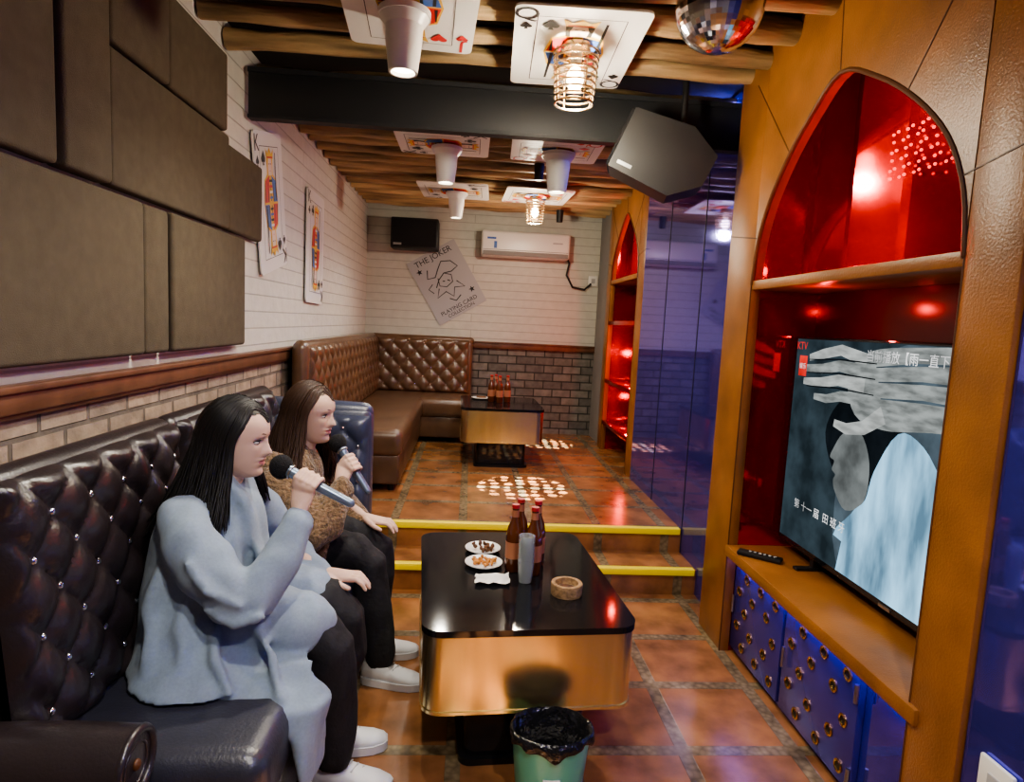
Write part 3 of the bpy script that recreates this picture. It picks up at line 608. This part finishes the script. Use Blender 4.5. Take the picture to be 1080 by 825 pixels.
def head(name,parent,M,hairmat):
    b=B(); t=bmesh.new(); NR,NA=90,128; R=[]; si=b.mi('skin'); li=b.mi('lip')
    for i in range(NR+1):
        z=.228*i/NR; xf,xb,w=max(.001,spl(XF,z)),max(.001,spl(XB,z)),max(.001,spl(WD,z)); ring=[]
        for k in range(NA):
            a=2*math.pi*k/NA; c,s=math.cos(a),math.sin(a)
            y=w*s; x=(xf if c>=0 else xb)*c
            if c>0:
                g=interp([(.066,0),(.074,.014),(.081,.025),(.088,.023),(.1,.015),(.115,.008),(.13,.001)],z); sg=interp([(.066,.015),(.085,.0125),(.11,.008),(.13,.007)],z)
                x+=g*math.exp(-(y/sg)**2)
                x+=(.0075*G_(z,.0615,.0055)+.0065*G_(z,.047,.006))*G_(y,0,.019)+.007*G_(z,.017,.013)*G_(y,0,.022)-.003*G_(z,.034,.006)*G_(y,0,.02)-.002*G_(z,.0543,.0022)*G_(y,0,.02)
                x+=.0025*G_(z,.134,.010)*G_(abs(y),.026,.016)
                for e in (-1,1): x-=.008*math.exp(-((y-e*.030)/.014)**2-((z-.116)/.011)**2)
                x+=.003*G_(abs(y),.036,.016)*G_(z,.092,.018)
            ring.append(t.verts.new((x,y,z)))
        R.append(ring)
    for p,q in zip(R,R[1:]):
        for k in range(NA): t.faces.new((p[k],p[(k+1)%NA],q[(k+1)%NA],q[k]))
    t.faces.new(R[0][::-1]); t.faces.new(R[-1])
    me=bpy.data.meshes.new('t'); t.to_mesh(me); t.free(); b.bm.from_mesh(me)
    for f in b.bm.faces:
        c=f.calc_center_median(); f.material_index=si
        dz=abs(c.z-.054)
        if c.x>.05 and dz<.0095 and abs(c.y)<.021*math.sqrt(1-(dz/.0097)**2): f.material_index=li
    b.loft([((-.012,0,.05),(.056,0,0),(0,.048,0)),((-.022,0,.01),(.050,0,0),(0,.047,0)),((-.035,0,-.04),(.047,0,0),(0,.047,0)),((-.05,0,-.10),(.060,0,0),(0,.07,0))],'skin',28)
    for e in (-1,1):
        b.sph((.0615,e*.030,.116),(.0125,.0135,.0065),'eyew',14); b.sph((.069,e*.030,.1155),(.0055,.006,.0058),'hair1',12)
        b.tube([(.064,e*.016,.117),(.0745,e*.024,.1216),(.0735,e*.034,.1216),(.062,e*.044,.118)],[.0012,.0020,.0022,.0016],'hair1',6)
        b.tube([(.086,e*.014,.139),(.0825,e*.027,.1425),(.069,e*.043,.1385)],[(.0014,.0014),(.0018,.0018),(.0008,.0008)],'hair2',6)
        b.loft([((-.002,e*.068,.085),(.006,0,0),(0,.006,.006)),((-.006,e*.074,.1),(.014,0,0),(0,.006,0)),((-.01,e*.077,.118),(.018,0,0),(0,.008,0)),((-.01,e*.074,.132),(.010,0,0),(0,.006,0))],'skin',12)
    bmesh.ops.transform(b.bm,matrix=M,verts=b.bm.verts)
    return b.done(name,parent,ang=180)
def hair(parent,M,mat,length,seed,wave=0.):
    rnd=random.Random(seed)
    b=B(); t=bmesh.new(); bmesh.ops.create_uvsphere(t,u_segments=96,v_segments=72,radius=1)
    bmesh.ops.transform(t,matrix=Matrix.Translation((-.010,0,.126))@Matrix.Diagonal((.106,.082,.110,1)),verts=t.verts)
    HL=[(0,.200),(35,.195),(52,.172),(64,.13),(76,.07),(92,.03)]
    bmesh.ops.delete(t,geom=[v for v in t.verts if v.co.z<interp(HL,math.degrees(math.atan2(abs(v.co.y),v.co.x+.010)))],context='VERTS')
    b.add(t,mat,M)
    pl=[((-.040,0,.15),(.055,0,0),(0,.076,0)),((-.055,0,.06),(.050,0,0),(0,.080,0)),((-.065,0,.0),(.052,0,0),(0,.092,0)),((-.080,0,-.045),(.075,0,0),(0,.120,0)),((-.10,0,-.09),(.10,0,0),(0,.14,0)),((-.12,0,-.10-length*.6),(.085,0,0),(0,.12,0))]
    b.loft(pl,mat,32,M=M); b.done('hair_base',parent,ang=180)
    cu=bpy.data.curves.new('hair_strands','CURVE'); cu.dimensions='3D'; cu.bevel_depth=.0028; cu.bevel_resolution=1; cu.resolution_u=4
    for s in (-1,1):
        for k in range(460):
            front=k<110
            f=rnd.random()*.12 if front else rnd.random()**.9
            A0=74+106*f; g=1+rnd.uniform(-.01,.075)
            def E(el,az,gg=1):
                a=math.radians(az); return V((-.010+.107*gg*math.cos(el)*math.cos(a),.083*gg*math.cos(el)*math.sin(a)*s,.126+.111*gg*math.sin(el)))
            if front: rx=rnd.uniform(.045,.088)
            else: rx=.070-.15*f+rnd.uniform(-.006,.006)
            root=V((rx,s*.003,.0)); root.z=.126+.112*g*math.sqrt(max(.05,1-((root.x+.01)/.107)**2))
            q=1-f; ex=rnd.uniform(0,26) if front else 0
            e=E(-.15,A0,g*1.02)
            end=V((.035-.25*f+rnd.uniform(-.02,.02),s*(.05+.115*math.sin(math.radians(A0))**.7+rnd.uniform(-.03,.025)),-.085-.05*f-length*rnd.uniform(.5,1.15)))
            wv=rnd.uniform(0,6.28); pts=[root,E(1.05,A0-34*q-ex,g),E(.60,A0-18*q-ex*.55,g),E(.15,A0-4*q-ex*.1,g),e]
            for u_ in (.3,.6,.85,1.0):
                w=wave*math.sin(wv+u_*8); k2=u_**1.3
                pts.append(V((e.x+(end.x-e.x)*k2+w,e.y+(end.y-e.y)*k2+w*.5,e.z+(end.z-e.z)*u_)))
            sp=cu.splines.new('NURBS'); sp.points.add(len(pts)-1)
            for i,p in enumerate(pts):
                qq=M@p; sp.points[i].co=(*qq,1); sp.points[i].radius=(.6,.9,1,1.05,1.05,1,.95,.8,.3)[i]*rnd.uniform(.8,1.2)
            sp.order_u=4; sp.use_endpoint_u=True
    cu.materials.append(MT[mat]); o=bpy.data.objects.new('hair_strands',cu); COL.objects.link(o); o.parent=parent
def grip_hand(parent,C,A,N,wrist,elbow,name,s=1.):
    C=V(C);A=V(A).normalized();N=V(N);N=(N-A*N.dot(A)).normalized();T=A.cross(N); wrist=V(wrist)
    b=B(); P_=lambda a,phi,r:C+A*a+N*(r*math.cos(math.radians(phi)))+T*(r*math.sin(math.radians(phi)))
    for a,l,r in ((.032,1,.0088),(.012,1.05,.0092),(-.008,1.,.0088),(-.026,.88,.0078)):
        b.tube([P_(a*.9,15,.036),P_(a,52,.040),P_(a,52+45*l,.029),P_(a,52+95*l,.025),P_(a,52+150*l,.0235)],[r*1.1,r*1.08,r,r*.92,r*.78],'skin',12)
    b.tube([P_(-.01,-30,.036),P_(.018,-65,.036),P_(.036,-105,.029),P_(.046,-150,.026)],[.013,.0115,.010,.008],'skin',12)
    pc=P_(0,5,.036)
    b.tube([wrist,wrist.lerp(pc,.45),pc,P_(.002,35,.038)],[(.024,.019),(.030,.018),(.036,.014),(.036,.011)],'skin',18,ref=A)
    b.tube([V(elbow).lerp(wrist,.45),V(elbow).lerp(wrist,.8),wrist,wrist.lerp(pc,.2)],[.031,.026,.022,.021],'skin',16)
    o=b.done(name,parent,ang=180); m=o.modifiers.new('r','REMESH'); m.mode='VOXEL'; m.voxel_size=.0032; m.use_smooth_shade=True
    m=o.modifiers.new('s','SMOOTH'); m.factor=.5; m.iterations=3; return o
def rest_hand(parent,wrist,D,U_,side,elbow,name):
    w=V(wrist);D=V(D).normalized();U_=V(U_);U_=(U_-D*U_.dot(D)).normalized();S=D.cross(U_)*side; b=B()
    b.tube([V(elbow).lerp(w,.5),w,w+D*.03,w+D*.085],[(.028,.028),(.018,.023),(.016,.032),(.012,.040)],'skin',16,ref=U_)
    for o_,l,r in ((.030,.068,.0086),(.010,.076,.009),(-.011,.070,.0086),(-.030,.055,.0076)):
        k=w+D*.085+S*o_; b.tube([k-D*.02,k,k+D*l*.45+U_*.004,k+D*l*.75-U_*.008,k+D*l*.95-U_*.024],[r*1.1,r*1.08,r,r*.9,r*.75],'skin',10)
    k=w+D*.02+S*.025; b.tube([k,k+D*.03+S*.022-U_*.006,k+D*.058+S*.030-U_*.012,k+D*.08+S*.028-U_*.018],[.013,.011,.010,.008],'skin',10)
    o=b.done(name,parent,ang=180); m=o.modifiers.new('r','REMESH'); m.mode='VOXEL'; m.voxel_size=.0032; m.use_smooth_shade=True
    m=o.modifiers.new('s','SMOOTH'); m.factor=.5; m.iterations=3
def shoe(b,x,y,ang=0):
    M=Matrix.Translation((x,y,0))@Matrix.Rotation(ang,4,'Z')
    pr=[(-.075,.022,.035,.045),(-.06,.033,.042,.052),(-.02,.038,.045,.055),(.03,.041,.036,.048),(.08,.045,.027,.038),(.13,.043,.021,.033),(.165,.030,.016,.029),(.178,.014,.010,.026)]
    b.loft([((x_,0,c),(0,w,0),(0,0,h)) for x_,w,h,c in pr],'shoe',20,M=M)
    pts=[(x_,w*1.06+.002,.002) for x_,w,h,c in pr]+[(x_,-w*1.06-.002,.002) for x_,w,h,c in pr[::-1]]
    b.prism(pts,(0,0,.028),'shoe',M)
    for k in range(4): b.tube([(.02+k*.018,-.02,.088-k*.009),(.03+k*.018,.02,.088-k*.009)],.003,'cgrey',6,M=M)
    b.tube([(-.02,0,.08),(-.015,0,.14)],[.036,.034],'sock',14,M=M)
def mic(head,end,foam=.034):
    h=V(head);e=V(end);d=(e-h).normalized(); b=B()
    b.sph(h,(foam,foam,foam*1.08),'foam',20); b.tube([h+d*.025,h+d*.04,h+d*.10,e],[.020,.0165,.0150,.0125],'miche',20); b.tor(h+d*.034,.019,.003,'metal',tuple(d),20)
    b.tube([h+d*.085,h+d*.10],.0156,'blk',16)
    b.done('microphone',ang=180)
def cloth(o,vox,disp,sz,it,par,st=(1,1,3),rot=(0,0,0)):
    m=o.modifiers.new('r','REMESH'); m.mode='VOXEL'; m.voxel_size=vox; m.use_smooth_shade=True
    m=o.modifiers.new('s','SMOOTH'); m.factor=.6; m.iterations=it
    e=empty('fold_direction',par); e.scale=st; e.rotation_euler=rot; e.empty_display_size=.01
    for k,(d,z) in enumerate(((disp,sz),(disp*.2,sz*.4))):
        tx=bpy.data.textures.new('folds','CLOUDS'); tx.noise_scale=z; tx.noise_depth=0
        m=o.modifiers.new('d','DISPLACE'); m.texture=tx; m.strength=d; m.mid_level=.5; m.texture_coords='OBJECT'; m.texture_coords_object=e
    m=o.modifiers.new('s2','SMOOTH'); m.factor=.5; m.iterations=3
W=empty('woman_in_grey_coat')
HM=Matrix.Translation((-.685,1.90,.955))@Euler((0,math.radians(4),math.radians(-3))).to_matrix().to_4x4()
head('head',W,HM,'hair1'); hair(W,HM,'hair1',.035,3,.004)
b=B(); c='coat'
b.loft([((-.735,1.90,.965),(.050,.0,0),(0,.055,0)),((-.745,1.90,.935),(.068,0,0),(0,.085,0)),((-.75,1.895,.905),(.088,0,0),(0,.135,0)),((-.76,1.89,.865),(.112,0,0),(0,.180,0)),((-.76,1.885,.80),(.132,0,0),(0,.20,0)),((-.765,1.88,.72),(.140,0,0),(0,.205,0)),((-.765,1.87,.64),(.15,0,0),(0,.21,0)),((-.74,1.85,.55),(.175,0,0),(0,.235,0)),((-.71,1.82,.49),(.205,0,0),(0,.265,0)),((-.70,1.80,.458),(.220,0,0),(0,.28,0))],c,36)
b.tube([(-.775,1.755,.87),(-.735,1.70,.825),(-.665,1.665,.745),(-.585,1.655,.675)],[.066,.072,.074,.068],c,20)
b.tube([(-.61,1.655,.68),(-.55,1.665,.685),(-.495,1.71,.775),(-.470,1.752,.842),(-.464,1.764,.862)],[.064,.068,.056,.044,.046],c,20)
b.tube([(-.73,2.05,.87),(-.68,2.12,.79),(-.62,2.14,.68),(-.52,2.09,.60),(-.46,2.05,.575)],[.066,.068,.062,.054,.046],c,18)
b.tube([(-.72,1.80,.55),(-.58,1.79,.56),(-.45,1.79,.545)],[.12,.112,.095],c,20); b.tube([(-.72,1.97,.55),(-.58,1.98,.56),(-.48,1.98,.55)],[.11,.10,.085],c,20)
b.loft([((-.62,1.67,.50),(.22,.02,0),(0,.06,.02)),((-.58,1.625,.46),(.22,.0,0),(0,.06,.02)),((-.45,1.62,.43),(.12,.0,0),(0,.075,.0)),((-.395,1.62,.35),(.045,.0,0),(0,.095,.0)),((-.385,1.61,.27),(.026,.0,0),(0,.095,.0)),((-.38,1.61,.21),(.018,.0,0),(0,.09,.0))],c,24)
b.tube([(-.76,1.96,.99),(-.69,1.945,.955),(-.64,1.905,.88),(-.61,1.90,.76),(-.56,1.90,.64)],[(.016,.028),(.020,.042),(.02,.05),(.015,.045),(.013,.04)],c,12); b.tube([(-.76,1.84,.99),(-.69,1.85,.955),(-.645,1.875,.88),(-.615,1.87,.76),(-.56,1.87,.64)],[(.016,.028),(.020,.042),(.02,.05),(.015,.045),(.013,.04)],c,12)
for pts_,r_ in (([(-.70,1.60,.80),(-.64,1.587,.73),(-.56,1.592,.69)],.016),([(-.66,1.60,.68),(-.58,1.59,.64),(-.51,1.60,.66)],.016),([(-.80,1.69,.76),(-.82,1.665,.64),(-.80,1.60,.50)],.024),
    ([(-.73,1.69,.70),(-.73,1.64,.60),(-.70,1.58,.49)],.022),([(-.66,1.67,.60),(-.63,1.61,.54),(-.58,1.565,.47)],.018),([(-.56,1.69,.60),(-.50,1.65,.53),(-.45,1.57,.45)],.018),([(-.40,1.565,.42),(-.366,1.565,.33),(-.364,1.565,.24)],.013),([(-.395,1.64,.44),(-.360,1.64,.34),(-.360,1.645,.24)],.013)):
    b.tube(pts_,[r_*.5,r_,r_*.6],c,10)
o=b.done('coat',W,ang=180); cloth(o,.009,.014,.10,5,W,(.6,.6,2.4),(0,.35,0))
b=B(); c='trou'
for y0,y1,ya,xa in ((1.81,1.79,1.83,-.36),(1.97,1.975,2.00,-.42)):
    b.tube([(-.78,y0,.55),(-.58,(y0+y1)/2,.545),(-.42,y1,.525),(-.372,y1,.48),(-.365,(y1+ya)/2,.36),(xa,ya,.20),(xa-.005,ya,.115)],[.10,.092,.078,.072,.070,.064,.062],c,22)
b.sph((-.79,1.89,.55),(.13,.17,.11),c); o=b.done('trousers',W,ang=180); cloth(o,.010,.016,.05,3,W,(1,1,2.5))
b=B(); shoe(b,-.36,1.83,math.radians(-6)); shoe(b,-.40,2.0,math.radians(8)); b.done('sneakers',W,ang=60)
mic((-.535,1.845,1.000),(-.325,1.80,.910))
grip_hand(W,(-.445,1.826,.961),(-.21,.045,.09),(-.1,-.75,-.65),(-.465,1.78,.890),(-.555,1.67,.70),'right_hand')
rest_hand(W,(-.45,2.045,.60),(1,-.1,-.1),(0,0,1),1,(-.62,2.12,.66),'left_hand')
W2=empty('woman_in_brown_cardigan')
HM=Matrix.Translation((-.615,2.50,.945))@Euler((0,math.radians(3),math.radians(-14))).to_matrix().to_4x4()
head('head',W2,HM,'hair2'); hair(W2,HM,'hair2',.09,5,.012)
b=B(); c='cardi'
b.loft([((-.665,2.50,.955),(.050,0,0),(0,.055,0)),((-.675,2.50,.925),(.068,0,0),(0,.085,0)),((-.68,2.50,.895),(.088,0,0),(0,.135,0)),((-.69,2.50,.85),(.115,0,0),(0,.180,0)),((-.70,2.50,.76),(.130,0,0),(0,.20,0)),((-.72,2.50,.66),(.145,0,0),(0,.205,0)),((-.73,2.50,.56),(.165,0,0),(0,.215,0)),((-.73,2.50,.48),(.17,0,0),(0,.22,0))],c,36)
b.tube([(-.70,2.355,.865),(-.67,2.30,.82),(-.60,2.27,.74),(-.535,2.26,.665)],[.064,.074,.078,.074],c,20)
b.tube([(-.55,2.26,.67),(-.50,2.275,.69),(-.475,2.31,.755),(-.460,2.335,.805)],[.072,.070,.060,.048],c,20)
b.tube([(-.68,2.65,.87),(-.63,2.72,.79),(-.57,2.73,.68),(-.47,2.66,.61),(-.42,2.62,.585)],[.062,.066,.062,.054,.046],c,18)
b.tube([(-.68,2.41,.545),(-.56,2.41,.55)],[.105,.095],c,18); b.tube([(-.68,2.59,.545),(-.56,2.59,.55)],[.105,.095],c,18)
o=b.done('cardigan',W2,ang=180); cloth(o,.010,.025,.06,3,W2,(1,1,1.6))
b=B(); c='trou'
for y0,y1,ya,xa in ((2.42,2.42,2.41,-.30),(2.58,2.60,2.60,-.35)):
    b.tube([(-.74,y0,.55),(-.56,(y0+y1)/2,.55),(-.41,y1,.525),(-.358,y1,.48),(-.345,(y1+ya)/2,.36),(xa-.01,ya,.20),(xa-.005,ya,.115)],[.10,.088,.074,.070,.068,.062,.060],c,22)
b.sph((-.75,2.5,.55),(.12,.16,.10),c); o=b.done('trousers',W2,ang=180); cloth(o,.010,.016,.05,3,W2,(1,1,2.5))
b=B(); shoe(b,-.30,2.40,math.radians(-12)); shoe(b,-.345,2.60,math.radians(5)); b.done('sneakers',W2,ang=60)
mic((-.495,2.44,.955),(-.365,2.37,.79))
grip_hand(W2,(-.433,2.407,.876),(-.6,.35,.75),(-.35,-.75,-.3),(-.462,2.345,.825),(-.53,2.27,.68),'right_hand')
rest_hand(W2,(-.42,2.615,.61),(1,-.2,-.15),(0,0,1),1,(-.57,2.72,.68),'left_hand')
# ------------------------------------------------------------------ camera, world
yaw,pit,rol,F=0.0699,0.1070,0.0494,664.
f=V((math.sin(yaw)*math.cos(pit),math.cos(yaw)*math.cos(pit),-math.sin(pit))); r=V((math.cos(yaw),-math.sin(yaw),0)); u=r.cross(f)
r2=r*math.cos(rol)+u*math.sin(rol); u2=-r*math.sin(rol)+u*math.cos(rol)
cd=bpy.data.cameras.new('camera'); cd.sensor_width=36; cd.lens=36*F/1080; cd.clip_start=.05
co=bpy.data.objects.new('camera',cd); COL.objects.link(co)
co.matrix_world=Matrix((( r2.x,u2.x,-f.x,0),(r2.y,u2.y,-f.y,0),(r2.z,u2.z,-f.z,1.45),(0,0,0,1)))
SC.camera=co
w=bpy.data.worlds.new('world'); SC.world=w; w.use_nodes=True; w.node_tree.nodes['Background'].inputs[0].default_value=(.02,.02,.03,1)
SC.view_settings.view_transform='AgX'; SC.view_settings.look='AgX - Medium High Contrast'; SC.view_settings.exposure=0.35
